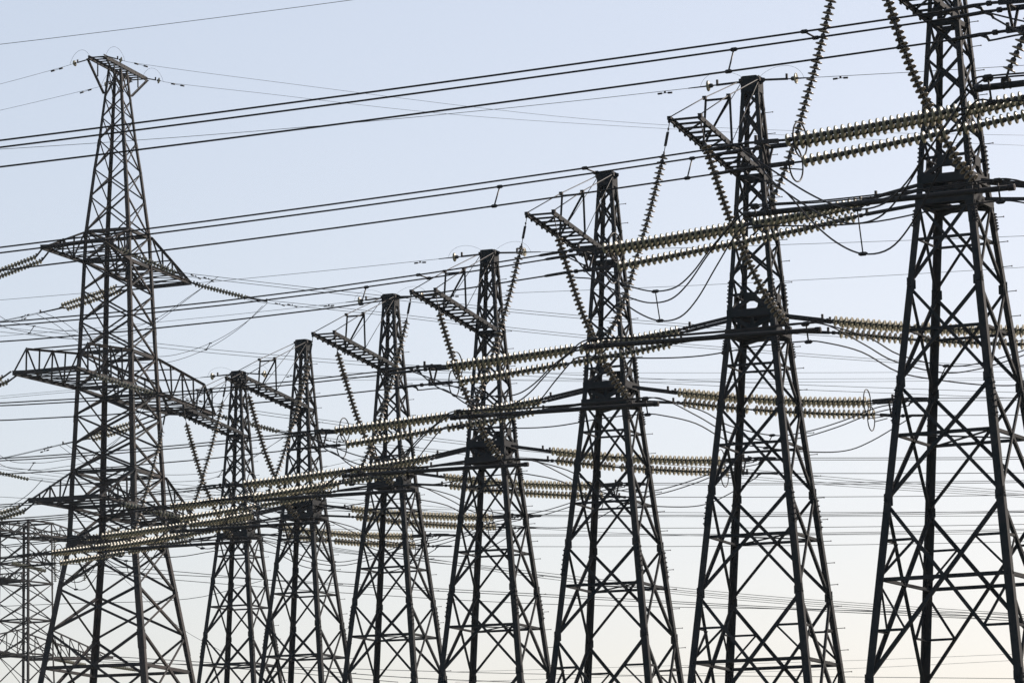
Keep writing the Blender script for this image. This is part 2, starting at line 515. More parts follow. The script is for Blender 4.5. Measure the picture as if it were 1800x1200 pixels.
def build_tension_set(side):
    """triple tension string on one side (side=-1 left, +1 right): local tower frame"""
    root = thing('tension_insulator_set', 'x', 'insulator', group='triple tension insulator strings')
    me = DISC if side < 0 else DISC_BIG
    hU0, hL0 = BASE + (4.60 if side < 0 else 4.52), BASE + 4.20
    S0 = .72
    if side < 0:
        ups = [(-.21, 4.60, 0.0), (.21, 4.60, .22)]
        prof = [(.74, 4.60), (1.0, 4.56), (2.2, 4.35), (3.6, 4.20), (5.4, 4.07), (7.2, 3.95), (8.65, 3.87)]
        pitch = .146
    else:
        ups = [(-.21, 4.56, 0.0), (.21, 4.56, .14)]
        prof = [(.74, 4.56), (1.0, 4.51), (2.1, 4.30), (3.5, 4.08), (5.0, 3.89), (6.6, 3.74), (7.9, 3.66)]
        pitch = .146
    Z0 = BASE
    xs = [p[0] for p in prof]; zs = [p[1] for p in prof]
    endx = 8.65 if side < 0 else 7.72
    yk = MB(); pl = MB()
    ends = []
    for idx, (y, _, stag) in enumerate(ups + [(0.0, 0, .30 if side < 0 else .12)]):
        low = idx == 2
        path = [Vector((side * x, y, Z0 + interp(x, xs, zs))) for x in [0.70 + .25 * i for i in range(36)]]
        if low:
            drop = lambda x: interp(x, [.7, 2.2, 8.7], [.40, .27, .44 if side < 0 else .36])
            path = [p - Vector((0, 0, drop(abs(p.x)))) for p in path]
        s0 = 1.36 + stag * (1 if side < 0 else .6); s1 = endx - .70 - (.28 if low and side < 0 else (0 if side < 0 else (.0 if not low else -.18)))
        gaps = [19] if side < 0 else ([14] if idx != 1 else [14])
        string_part(path, s0, s1, me, pitch, root, gap=gaps)
        a, _ = along(path, .02); b, _ = along(path, s0 - .22)
        lp = MB(); link_plates(lp, a, b)
        c0, _ = along(path, s0)
        lp.tube([b, c0], .03, 6)
        lp.tube([b.lerp(c0, .35), b.lerp(c0, .7)], .05, 8)
        lp.build('adjusting_link', GALV, root)
        e0, d = along(path, s1)
        ends.append((e0, d))
    # far yoke: triangular plate joining the three strings, three clamps
    cx = max(abs(e[0].x) for e in ends) + .18
    cx0 = cx
    zt = Z0 + interp(cx, xs, zs) + (0 if side < 0 else .0)
    U1 = Vector((side * (cx + .55), -.27, zt + .02)); U2 = Vector((side * (cx + .55), .27, zt + .02)); L = Vector((side * (cx + .55), 0, zt - .43))
    for (e0, d), q in zip(ends, (U1, U2, L)):
        lp = MB()
        lp.tube([e0, e0 + (q - e0) * .25], .022, 6)
        link_plates(lp, e0 + (q - e0) * .2, q - (q - e0) * .12, .085)
        lp.tube([q - (q - e0) * .14, q + (q - e0) * .05], .028, 6)
        lp.build('adjusting_link', GALV, root)
    y = MB()
    o_ = Vector((-side * .25, 0, -.03))
    for A_, B_ in ((U1, U2), (U1, L), (U2, L)): y.bar(A_ + o_, B_ + o_, .022, .05, (1, 0, 0))
    y.build('yoke_plate', GALV, root)
    # dead-end clamps
    for k, q in enumerate((U1, U2, L)):
        dc = MB()
        st = (0, .10, 0)[k]
        q2 = q + Vector((side * .10, 0, 0))
        dc.tube([q, q2], .020, 6)
        dc.lathe(q + Vector((side * .02, 0, 0)), (side, 0, 0), [(0, .02, 0), (.02, .05, 0), (.09, .05, 0), (.12, .02, 0)], 8)
        s = -.045
        dc.tube([q2 + Vector((0, 0, 0)), q2 + Vector((side * .25, 0, -.008)), q2 + Vector((side * (.75 + st), 0, -.04)), q2 + Vector((side * (.82 + st), 0, -.045))], [.022, .036, .034, .019], 8)
        dc.tube([q2 + Vector((side * .25, 0, -.008)), q2 + Vector((side * .12, -.01, -.07)), q2 + Vector((side * .08, -.012, -.14))], [.030, .028, .024], 8)
        dc.build('dead_end_clamp', GALV, root)
    # guard rings: one round the upper pair, one round the lower string, at the line end
    for k, dz in enumerate((.02, -.46)):
        rg = MB()
        zc = Z0 + interp(cx0 - .35, xs, zs) + dz
        c = Vector((side * (cx0 - .40 + .10 * k), 0, zc))
        rt = [c + Vector((0, .37 * math.cos(t), .35 * math.sin(t))) for t in [2 * math.pi * i / 28 for i in range(29)]]
        rg.tube(rt, .017, 6, cap=False)
        for sy in (-1, 1): rg.tube([c + Vector((0, .36 * sy, -.05)), c + Vector((side * .42, .20 * sy, 0))], .014, 6)
        rg.build('guard_ring', GALV, root)
    return root, (U1, U2, L)

def build_hanging_string(side):
    root = thing('hanging_insulator_string', 'x', 'insulator', group='slanted insulator strings holding jumper tubes')
    if side < 0: P = [(-.40, 8.66), (-.53, 8.03), (-.97, 6.45), (-1.30, 5.45), (-1.56, 4.65), (-1.86, 3.95), (-2.17, 3.36)]
    else: P = [(.40, 8.66), (.52, 8.01), (1.10, 6.10), (1.46, 5.2), (1.90, 4.25), (2.20, 3.75), (2.52, 3.36)]
    path = smooth([Vector((x, -5.69, BASE + z)) for x, z in P], 6)
    L = sum((path[i + 1] - path[i]).length for i in range(len(path) - 1))
    top = MB()
    a = path[0]
    b, _ = along(path, .80 if side < 0 else .62)
    for k in range(4):
        p, q = a.lerp(b, k / 4), a.lerp(b, (k + 1) / 4)
        top.tube([p, q], .011, 6)
        e = p.lerp(q, .85)
        top.bar(e - Vector((0, 0, .03)), e + Vector((0, 0, .03)), .035, .035)
    if side < 0:
        for s in (-1, 1): top.bar(a.lerp(b, .3) + Vector((s * .022, 0, 0)), a.lerp(b, .75) + Vector((s * .022, 0, 0)), .008, .03)
    top.build('chain_link', GALV, root)
    s0 = .80 if side < 0 else .62
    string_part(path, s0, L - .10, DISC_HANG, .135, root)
    cl = MB()
    e = path[-1]
    cl.tube([along(path, L - .12)[0], e + Vector((0, 0, -.05))], .022, 6)
    cl.bar(e + Vector((-.07, 0, -.06)), e + Vector((.07, 0, -.06)), .10, .05)
    cl.bar(e + Vector((-.06, 0, -.05)), e + Vector((-.06, 0, -.22)), .03, .14)
    cl.bar(e + Vector((.06, 0, -.05)), e + Vector((.06, 0, -.22)), .03, .14)
    cl.build('suspension_clamp', GALV, root)
    return root

def bez(p, n=16):
    p = [Vector(q) for q in p]; out = []
    for i in range(n + 1):
        t = i / n; u = 1 - t
        out.append(p[0] * u ** 3 + p[1] * 3 * u * u * t + p[2] * 3 * u * t * t + p[3] * t ** 3)
    return out

def build_jumper(LU, RU, sag=0.0):
    root = thing('jumper_assembly', 'x', 'jumper', group='jumper tubes with slack loops')
    y0 = -5.69
    zp = BASE + 3.20
    t = MB(); t.tube([(-2.76, y0, zp), (3.34, y0, zp)], .062, 12)
    for x in (-2.76, 3.20): t.lathe((x, y0, zp), (1, 0, 0), [(0, .0, 0), (.0, .072, 0), (.14, .072, 0), (.14, .062, 0)], 12)
    t.build('jumper_tube', GALV, root)
    spec = [(-.17, .13, 0), (.17, .16, 1), (0, -.30, 2)]
    LK = [(-8.75, .5, 3.35), (-7.9, 1.2, 2.98), (-7.1, 1.9, 2.68), (-6.3, 2.6, 2.45), (-5.5, 3.3, 2.37), (-4.8, 3.95, 2.52), (-4.1, 4.55, 2.86), (-3.4, 5.15, 3.12)]
    RK = [(4.2, 4.73, 3.00), (4.8, 4.1, 2.62), (5.7, 3.1, 2.42), (6.4, 2.3, 2.56), (7.2, 1.4, 2.92), (8.0, .55, 3.36)]
    RL = [(4.1, 4.8, 2.72), (4.8, 4.06, 2.28), (5.6, 3.2, 2.14), (6.5, 2.1, 2.10), (7.3, 1.24, 2.18), (7.9, .6, 2.5)]
    for dy, dz, k in spec:
        yy = y0 + dy
        q0, q1 = LU[k], RU[k]
        a = q0 + Vector((-.18, -.012, -.135)); c = q1 + Vector((.18, -.012, -.135))
        pts = [a]
        for m, (x, e, h) in enumerate(LK):
            w_ = math.sin(math.pi * (m + 1) / 9)
            pts.append(Vector((x + (.12, -.12, .15)[k], -e + dy * .9, BASE + h + (sag + (.12, -.08, -.42 + sag * .4)[k]) * w_)))
        mid = [Vector((-2.76, yy, zp + dz * .8)), Vector((-2.3, yy, zp + dz + .03)), Vector((-1.0, yy, zp + dz - (.02 if k < 2 else .10))), Vector((.3, yy, zp + dz - (.02 if k < 2 else .13))), Vector((1.7, yy, zp + dz)), Vector((2.9, yy, zp + dz + .04)), Vector((3.45, yy, zp + dz - .03))]
        ptr = [Vector((x + (.1, -.1, 0)[k], -e + dy * .9, BASE + h + (.05, -.06, 0)[k])) for x, e, h in (RL if k == 2 else RK)] + [c]
        wv = MB(); wv.tube(smooth(pts + mid + ptr, 5), .0175, 6)
        wv.build('jumper_wire', WIRE, root)
        if k == 0: keep = (pts[4], ptr[2])
        if k == 2:
            for A_, B_ in zip(keep, (pts[4], ptr[2])):
                s = MB(); s.tube([A_, B_], .014, 6)
                for e in (A_, B_): s.lathe(e - Vector((.09, 0, 0)), (1, 0, 0), [(0, .02, 0), (.04, .040, 0), (.14, .040, 0), (.18, .02, 0)], 8)
                s.build('spacer', GALV, root)
    for x in (-2.45, 3.02):
        s = MB()
        a, b, c = Vector((x, y0 - .17, zp + .15)), Vector((x - .12, y0 + .17, zp + .18)), Vector((x, y0, zp - .28))
        s.tube([a, c], .020, 6); s.tube([a, b], .018, 6)
        for e in (a, b, c): s.lathe(e - Vector((.10, 0, 0)), (1, 0, 0), [(0, .02, 0), (.04, .048, 0), (.16, .048, 0), (.20, .02, 0)], 8)
        s.build('spacer', GALV, root)
    return root

# conductor curves (relative to J2 height)
def hl(x, a, b):
    u = -(x) - 9.2            # distance beyond the left clamp
    return 3.80 - a * u + b * u * u

def build_conductors(side, LU, a=.045, b=.0030, length=75, rad=.0175, spac=()):
    root = thing('conductor_bundle', 'x', 'power line', group='triple conductor bundles')
    q = LU
    def zof(k, u):
        if side < 0: return q[k].z - .04 - a * u + b * u * u
        return q[k].z - .04 - .062 * u + .00062 * u * u
    P = {}
    for k in range(3):
        x0 = abs(q[k].x) + .85
        n = 26
        pts = [Vector((side * (x0 + length * i / n), q[k].y * (1 - 0.0 * i), zof(k, length * i / n))) for i in range(n + 1)]
        m = MB(); m.tube(pts, rad, 6)
        m.build('wire', WIRE, root)
        P[k] = x0
    for u, (i, j) in spac:
        s = MB()
        A = Vector((side * (P[i] + u), q[i].y, zof(i, u))); B = Vector((side * (P[j] + u), q[j].y, zof(j, u + P[j] * 0)))
        s.tube([A, B], .017, 6)
        for e in (A, B): s.lathe(e - Vector((.07, 0, 0)), (1, 0, 0), [(0, .02, 0), (.03, .038, 0), (.11, .038, 0), (.14, .02, 0)], 8)
        s.build('spacer', GALV, root)
    return root

def build_earth(side, slope, curv, length=75):
    """earth wire with its link, one glass disc, dampers and bypass loop; local frame, from the tower top"""
    root = thing('earth_wire', 'x', 'earth wire', group='earth wires tied to pylon tops')
    z0 = BASE + 10.83
    def z(s): return z0 - slope * s + curv * s * s
    L = MB(); link_plates(L, (side * .36, 0, z(.0)), (side * .98, 0, z(.75)), .05, .035)
    L.tube([(side * .25, 0, z(0)), (side * .40, 0, z(.1))], .025, 6)
    L.build('adjusting_link', GALV, root)
    o = bpy.data.objects.new('insulator_disc', DISC); COL.objects.link(o); o.parent = root
    o.location = (side * 1.06, 0, z(.85)); o.rotation_euler = Vector((side, 0, 0)).to_track_quat('Z', 'Y').to_euler()
    o.scale = (1.15, 1.15, 1.4)
    L = MB(); L.tube([(side * .96, 0, z(.75)), (side * 1.1, 0, z(.88))], .018, 6)
    L.tube([(side * 1.22, 0, z(.98)), (side * 1.42, 0, z(1.15)), (side * 1.75, 0, z(1.5))], [.022, .018, .014], 6)
    L.build('dead_end_clamp', GALV, root)
    m = MB(); n = 30
    m.tube([Vector((side * (1.7 + length * i / n), 0, z(1.45 + length * i / n))) for i in range(n + 1)], .0075, 5)
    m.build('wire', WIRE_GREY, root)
    d = MB()
    e = Vector((side * 2.40, 0, z(2.15)))
    d.bar(e, e + Vector((0, 0, -.05)), .03, .05, (1, 0, 0))
    d.tube([e + Vector((-.17, 0, -.055)), e + Vector((.17, 0, -.055))], .008, 6)
    for s in (-1, 1): d.tube([e + Vector((s * .08, 0, -.055)), e + Vector((s * .20, 0, -.06))], .026, 8)
    d.build('vibration_damper', GALV, root)
    lp = MB(); lp.tube(bez([(side * .2, 0, z0 + .08), (side * .6, -.05, z0 + .42), (side * 1.3, -.05, z0 + .42), (side * 1.42, 0, z(1.15))], 14), .0038, 5)
    lp.build('bonding_loop', WIRE_GREY, root)
    return root

row = {  # x, y(depth), J2 height above camera, line angle
 -1: (16.79, 62.21, 12.14, 25.75), 0: (13.30, 73.6, 12.15, 25.9), 1: (10.0, 88.17, 12.67, 25.91), 2: (6.38, 102.0, 11.94, 20.74), 3: (2.85, 114.11, 11.89, 20.69),
 4: (-0.68, 125.99, 11.78, 20.7), 5: (-4.26, 138.98, 12.6, 21.92), 6: (-7.98, 150.59, 12.86, 22.75), 7: (-11.3, 162.64, 13.5, 22.41)}
ORD = {-1: 'beyond the right frame edge', 0: 'just past the right frame edge', 1: 'nearest', 2: 'second nearest', 3: 'third', 4: 'fourth', 5: 'fifth', 6: 'sixth', 7: 'seventh and farthest'}
NTH = {-1: 'the unseen foremost pylon', 0: 'the pylon off the right edge', 1: 'the tallest pylon at the right', 2: 'the second pylon from the right', 3: 'the third pylon from the right',
       4: 'the fourth pylon from the right', 5: 'the fifth pylon from the right', 6: 'the sixth pylon from the right', 7: 'the smallest one-armed pylon'}
def place(k): x, y, h, a = row[k]; return (x, y, h + CAM_Z - BASE), -R(a)

def spread(build, label_fn, keys, *args):
    """prototype for the first key, copies for the rest"""
    first = build(*args); extra = None
    if isinstance(first, tuple): first, extra = first
    for i, k in enumerate(keys):
        loc, rz = place(k)
        if i == 0:
            base = first
            first.location = loc; first.rotation_euler = (0, 0, rz); first['label'] = label_fn(k)
        else:
            copy_thing(base, loc, rz, label_fn(k))
    return extra

ALL = [2, 1, 3, 4, 5, 6, 7, 0, -1]
TOWLAB = {1: 'tallest-looking dark lattice pylon at the right edge, its top cut off by the frame',
          2: 'dark lattice pylon second from the right, with a raised ladder-like arm and guard frame',
          3: 'dark lattice pylon third from the right, top lower than its right neighbour',
          4: 'dark lattice pylon fourth from the right, in the middle of the row',
          5: 'dark lattice pylon fifth from the right, with earth wires on both sides of its top',
          6: 'slim dark lattice pylon sixth from the right, without earth wire',
          7: 'smallest dark one-armed lattice pylon at the left end of the row',
          0: 'dark lattice pylon just beyond the right edge of the picture', -1: 'foremost dark lattice pylon far beyond the right edge'}
spread(build_row_tower, lambda k: TOWLAB[k], ALL)
LU = spread(build_tension_set, lambda k: 'triple string of brown-edged glass discs pulling left from ' + NTH[k], ALL, -1)
RU = spread(build_tension_set, lambda k: 'triple string of pale glass discs pulling right from ' + NTH[k], [2, 1, 3, 4, 5, 6, 7, 0], 1)
KJ = [2, 1, 3, 4, 5, 6, 7, 0]
spread(build_hanging_string, lambda k: 'slanted disc string on the left arm tip of ' + NTH[k], KJ, -1)
spread(build_hanging_string, lambda k: 'slanted disc string on the right arm tip of ' + NTH[k], KJ, 1)
for k in KJ + [-1]:
    if k in (2, 1, 0):
        jb = build_jumper(LU, RU, {2: 0.0, 1: -.30, 0: -.75}[k])
        if k == 2: jproto = jb
        jb.location, rz = place(k); jb.rotation_euler = (0, 0, rz)
    else: jb = copy_thing(jproto, place(k)[0], place(k)[1], 'x')
    jb['label'] = 'black jumper tube with sagging loops at the waist of ' + NTH[k]
SP = {-1: ((2.6, (0, 1)), (.95, (0, 2)), (4.15, (1, 2))), 0: ((2.77, (0, 1)), (.64, (1, 2)), (4.95, (1, 2))), 1: ((3.25, (0, 1)), (4.95, (1, 2))), 2: (), 3: (), 4: (), 5: (), 6: (), 7: ()}
for k in ALL:
    a, b = (.045, .0030)
    if k == 1: a, b = .062, .00276
    if k == 0: a, b = .038, .0008
    if k == -1: a, b = .022, .0005
    o = build_conductors(-1, LU, a, b, 75, .0185, SP[k])
    o.location, rz = place(k); o.rotation_euler = (0, 0, rz)
    o['label'] = 'three thick black wires running left from ' + NTH[k]
spread(lambda: build_conductors(1, RU, rad=.011), lambda k: 'three thin wires running right from ' + NTH[k], [2, 3, 4, 5, 6, 7, 1])
for k, side, sl, cv in ((2, -1, .022, .0013), (2, 1, .047, .0010), (4, -1, .025, .0008), (4, 1, .055, .0004), (5, -1, .03, .0010), (5, 1, .050, .0007), (7, -1, .02, .0006), (7, 1, .105, .0008), (1, -1, .02, .0007)):
    o = build_earth(side, sl, cv)
    o.location, rz = place(k); o.rotation_euler = (0, 0, rz)
    o['label'] = 'thin earth wire running %s from the top of %s' % ('left' if side < 0 else 'right', NTH[k])

# ================================================================== BROAD DOUBLE-CIRCUIT PYLON (left)
def lattice(levels, size, nm='face_bracing', root=None, mat=STEEL_OLD, sq=1.0, gus=0):
    """levels: list of (height, half width); builds legs and face bracing"""
    def c_(c, i):
        sx, sy = CORN[c]; return Vector((sx * levels[i][1], sy * levels[i][1] * sq, levels[i][0]))
    for c, (sx, sy) in CORN.items():
        leg = MB()
        for i in range(len(levels) - 1):
            leg.angle(c_(c, i + 1), c_(c, i), (-sx, 0, 0), (0, -sy, 0), size(levels[i + 1][0]), size(levels[i + 1][0]) * .12)
            if i and i % 3 == 0:
                p, q = c_(c, i + 1).lerp(c_(c, i), .75), c_(c, i)
                leg.angle(p + Vector((sx, sy, 0)) * .012, q + Vector((sx, sy, 0)) * .012, (-sx, 0, 0), (0, -sy, 0), size(levels[i][0]) * 1.15, .014)
        leg.build('leg', mat, root)
    for a, b in FACES:
        n = face_n(a, b); mb = MB()
        for i in range(len(levels) - 1):
            s = size(levels[i][0]) * .44
            face_member(mb, c_(a, i + 1), c_(b, i), n, s, 0); face_member(mb, c_(b, i + 1), c_(a, i), n, s, s * .14 + .004)
        if gus:
            u = (c_(b, gus) - c_(a, gus)).normalized()
            for cc, sg in ((a, 1), (b, -1)):
                p = c_(cc, gus) - n * .03
                mb.plate([p + Vector((0, 0, -.7)), p + u * sg * .25 + Vector((0, 0, -.35)), p + u * sg * .85 + Vector((0, 0, .25)), p + Vector((0, 0, .42))], n, .02)
        mb.build(nm, mat, root)
    return c_

WX, WY, WA = -18.50, 185.0, 16.95
wz = 1.7
H_ = lambda h: h + CAM_Z - wz
WL = [(42.31, .35), (40.91, .48), (39.97, .57), (38.88, .67), (37.45, .84), (36.12, .97), (34.41, 1.14), (32.95, 1.20), (31.6, 1.25), (30.11, 1.31),
      (28.63, 1.37), (26.95, 1.44), (25.69, 1.49), (24.32, 1.54), (23.01, 1.61), (21.35, 1.66), (19.7, 1.72), (17.59, 2.04), (15.56, 2.34), (12.0, 2.85), (7.0, 3.55), (0.25, 4.5)]
WL = [(H_(h), w_) for h, w_ in WL]
WT = thing('lattice_pylon', 'broad lattice pylon with three pairs of arms and a T-shaped top at the left', 'pylon', (WX, WY, wz), -R(WA))
wsz = lambda h: interp(h, [0, 15, 20, 33, 42], [.30, .27, .24, .18, .11])
wc = lattice(WL, wsz, root=WT, sq=1.16, gus=16)
def wcor(c, h, extra=0):
    sx, sy = CORN[c]; hh = sorted(WL); k = interp(h, [p[0] for p in hh], [p[1] for p in hh]) + extra
    return Vector((sx * k, sy * k * 1.16, h))
for h in [H_(x) for x in (34.41, 32.95, 28.63, 26.95, 23.01, 21.35, 19.7, 13.9)]:
    rm = MB()
    for a, b in FACES: face_member(rm, wcor(a, h), wcor(b, h), face_n(a, b), .15, .05)
    if h > H_(20): rm.bar(wcor('L', h, -.1), wcor('R', h, -.1), .09, .04)
    rm.build('ring_frame', STEEL_OLD, WT)
def w_arm(hb, ht, tips, n_bays, front, trapez=False):
    """truss arm: bottom at hb, top chord starting at ht on the tower; tips = two outer bottom corners (x, y)"""
    c1, c2 = ('L', 'B') if front else ('A', 'R')
    t1, t2 = Vector((tips[0][0], tips[0][1], H_(hb))), Vector((tips[1][0], tips[1][1], H_(hb)))
    b1, b2 = wcor(c1, H_(hb)), wcor(c2, H_(hb))
    a1, a2 = wcor(c1, H_(ht)), wcor(c2, H_(ht))
    arm = MB()
    for b, t in ((b1, t1), (b2, t2)): arm.channel(b, t, ((t - b).cross(Vector((0, 0, 1)))).normalized() * (1 if t is t1 else -1), .18, .08, .018)
    arm.channel(t1, t2, (t1 - b1).normalized(), .18, .09, .018)
    ao = arm.build('crossarm', STEEL_OLD, WT)
    br = MB()
    def botp(b, t, s): return b.lerp(t, s)
    def topp(a, t, s):
        if trapez:
            kz = 1 - .10 * s if s < .78 else None
            z = (a.z - t.z) * ((1 - .28 * s) if s <= .80 else (1 - .28 * .80) * (1 - s) / .20)
            p = a.lerp(t, s); return Vector((p.x, p.y, t.z + z))
        return a.lerp(t, s)
    for b, t, a in ((b1, t1, a1), (b2, t2, a2)):
        prev = 0
        knots = [0] + [(i + 1) / n_bays for i in range(n_bays)]
        if trapez: knots = [0, .2, .4, .6, .8, 1]
        for i in range(len(knots) - 1):
            s0, s1 = knots[i], knots[i + 1]
            br.angle(topp(a, t, s0), topp(a, t, s1), (0, 0, -1), (1, 0, 0), .10, .012)
            if s1 < 1:
                br.angle(botp(b, t, s1), topp(a, t, s1), (0, 1, 0), (1, 0, 0), .085, .012)
            if i % 2 == 0: br.angle(topp(a, t, s0), botp(b, t, s1), (0, 1, 0), (1, 0, 0), .085, .012)
            else: br.angle(botp(b, t, s0), topp(a, t, s1) if s1 < 1 else t, (0, 1, 0), (1, 0, 0), .085, .012)
    kn = 6 if trapez else 4
    for i in range(1, kn):
        s = i / kn
        br.channel(botp(b1, t1, s), botp(b2, t2, s), (0, 0, -1), .08, .04, .012)
        if i % 2 == 0 and i < 5: br.bar(topp(a1, t1, s), topp(a2, t2, s), .07, .05)
    for i in range(kn):
        s0, s1 = i / kn, (i + 1) / kn
        br.bar(botp(b1, t1, s0) + Vector((0, 0, .07)), botp(b2, t2, s1) + Vector((0, 0, .07)), .08, .03)
        br.bar(botp(b2, t2, s0) + Vector((0, 0, .10)), botp(b1, t1, s1) + Vector((0, 0, .10)), .08, .03)
    br.build('arm_bracing', STEEL_OLD, ao)
    return t1, t2
w_arm(32.95, 34.41, [(-1.5, -5.6), (2.05, -6.4)], 4, True)
w_arm(32.95, 34.41, [(-1.3, 6.4), (1.3, 6.0)], 4, False)
w_arm(26.95, 28.63, [(-2.2, -7.1), (1.1, -7.6)], 5, True, True)
w_arm(26.95, 28.63, [(-.6, 8.0), (1.25, 9.2)], 5, False, True)
w_arm(21.35, 23.01, [(-2.2, -5.3), (1.4, -5.6)], 4, True)
w_arm(21.35, 23.01, [(-1.3, 6.3), (1.5, 6.3)], 4, False)
# T-shaped top
tt = MB()
for sx in (-.42, .42):
    tt.channel((sx, -2.6, H_(42.42)), (sx, 2.7, H_(42.42)), (1 if sx > 0 else -1, 0, 0), .18, .08, .014)
for i in range(12):
    y = -2.5 + i * 5.1 / 11
    tt.bar((-.42, y, H_(42.42)), (.42, y, H_(42.42)), .07, .05)
    if i < 11: tt.bar((-.42, y, H_(42.46)), (.42, y + .46, H_(42.46)), .05, .03)
for sx in (-1, 1):
    for sy, y in ((-1, -2.6), (1, 2.7)):
        tt.angle((sx * .42, y, H_(42.36)), wcor('B' if sx > 0 else 'L', H_(41.1)) if sy < 0 else wcor('R' if sx > 0 else 'A', H_(41.1)), (sx, 0, 0), (0, 0, 1), .09, .012)
        tt.bar((sx * .42, y * .55, H_(42.36)), (sx * .42, y * .55, H_(41.75)), .05, .05)
tt.build('top_beam', STEEL_OLD, WT)
for c in CORN:
    fb = MB(); p = wcor(c, H_(0.25)); fb.bar(Vector((p.x, p.y, .5)), Vector((p.x, p.y, -1)), .9, .9); fb.build('footing', CONCRETE, WT)

# strings and wires of the broad pylon (world coordinates)
WS_ = {
'tfR': [[-18.3, 178.45, 34.60], [-17.87, 178.67, 34.30], [-15.44, 179.91, 33.37], [-15.07, 180.1, 33.29], [-6.11, 184.67, 32.86], [3.58, 189.6, 32.53], [15.16, 195.5, 32.47], [26.1, 201.08, 32.62]],
'tbR': [[-15.49, 190.37, 34.7], [-15.25, 190.49, 34.6], [-12.99, 191.64, 34.14], [-11.92, 192.19, 33.99], [-7.01, 194.69, 33.79], [4.2, 200.4, 33.25], [21.07, 209.0, 32.99], [27.52, 212.28, 33.2]],
'mfR': [[-19.7, 177.23, 28.64], [-18.85, 177.66, 28.3], [-16.4, 178.91, 27.67], [-11.87, 181.22, 27.03], [-7.71, 183.34, 26.67], [-2.22, 186.14, 26.07], [14.85, 194.84, 25.27], [25.74, 200.38, 24.96]],
'mbR': [[-14.66, 193.22, 28.65], [-14.2, 193.45, 28.51], [-11.69, 194.73, 27.97], [-9.65, 195.77, 27.7], [-2.95, 199.18, 27.32], [15.75, 208.71, 26.64], [27.58, 214.74, 26.44]],
'lfR': [[-18.7, 177.96, 22.9], [-17.65, 178.49, 22.58], [-15.32, 179.68, 22.09], [-9.05, 182.87, 20.97], [-2.83, 186.04, 20.4], [10.83, 193.0, 19.36], [25.53, 200.49, 18.78]],
'lbR': [[-16.04, 190.33, 23.51], [-15.44, 190.64, 23.12], [-13.07, 191.85, 22.53], [-8.67, 194.09, 21.92], [-4.25, 196.34, 21.63], [1.52, 199.28, 20.97], [11.46, 204.35, 20.19], [27.02, 212.27, 19.51]],
'tfL': [[-21.32, 180.02, 34.5], [-21.65, 180.22, 34.14], [-24.14, 181.65, 33.55], [-25.28, 182.31, 33.36], [-32.3, 186.36, 32.53]],
'tbL': [[-17.83, 191.59, 34.75], [-19.22, 192.39, 34.77], [-22.07, 194.04, 34.18], [-23.34, 194.77, 34.05], [-25.47, 196.0, 33.85], [-31.7, 199.59, 33.41]],
'mfL': [[-22.58, 178.79, 28.64], [-23.05, 179.07, 28.37], [-25.8, 180.66, 27.81], [-26.94, 181.31, 27.66], [-34.83, 185.87, 26.8]],
'mbL': [[-16.69, 192.6, 28.74], [-18.45, 193.61, 28.26], [-20.92, 195.04, 27.79], [-22.33, 195.85, 27.62], [-25.67, 197.78, 27.2], [-31.92, 201.39, 26.62]],
'lfL': [[-21.75, 179.09, 22.9], [-22.3, 179.41, 22.51], [-25.04, 180.99, 21.95], [-26.17, 181.65, 21.83], [-31.94, 184.98, 21.16]],
'lbL': [[-17.98, 191.44, 23.1], [-18.99, 192.03, 22.87], [-21.79, 193.65, 22.25], [-22.98, 194.33, 22.12], [-25.39, 195.72, 21.79], [-31.54, 199.28, 21.05]]}
LV = {'t': 'top', 'm': 'middle', 'l': 'lowest'}; FB = {'f': 'near', 'b': 'far'}
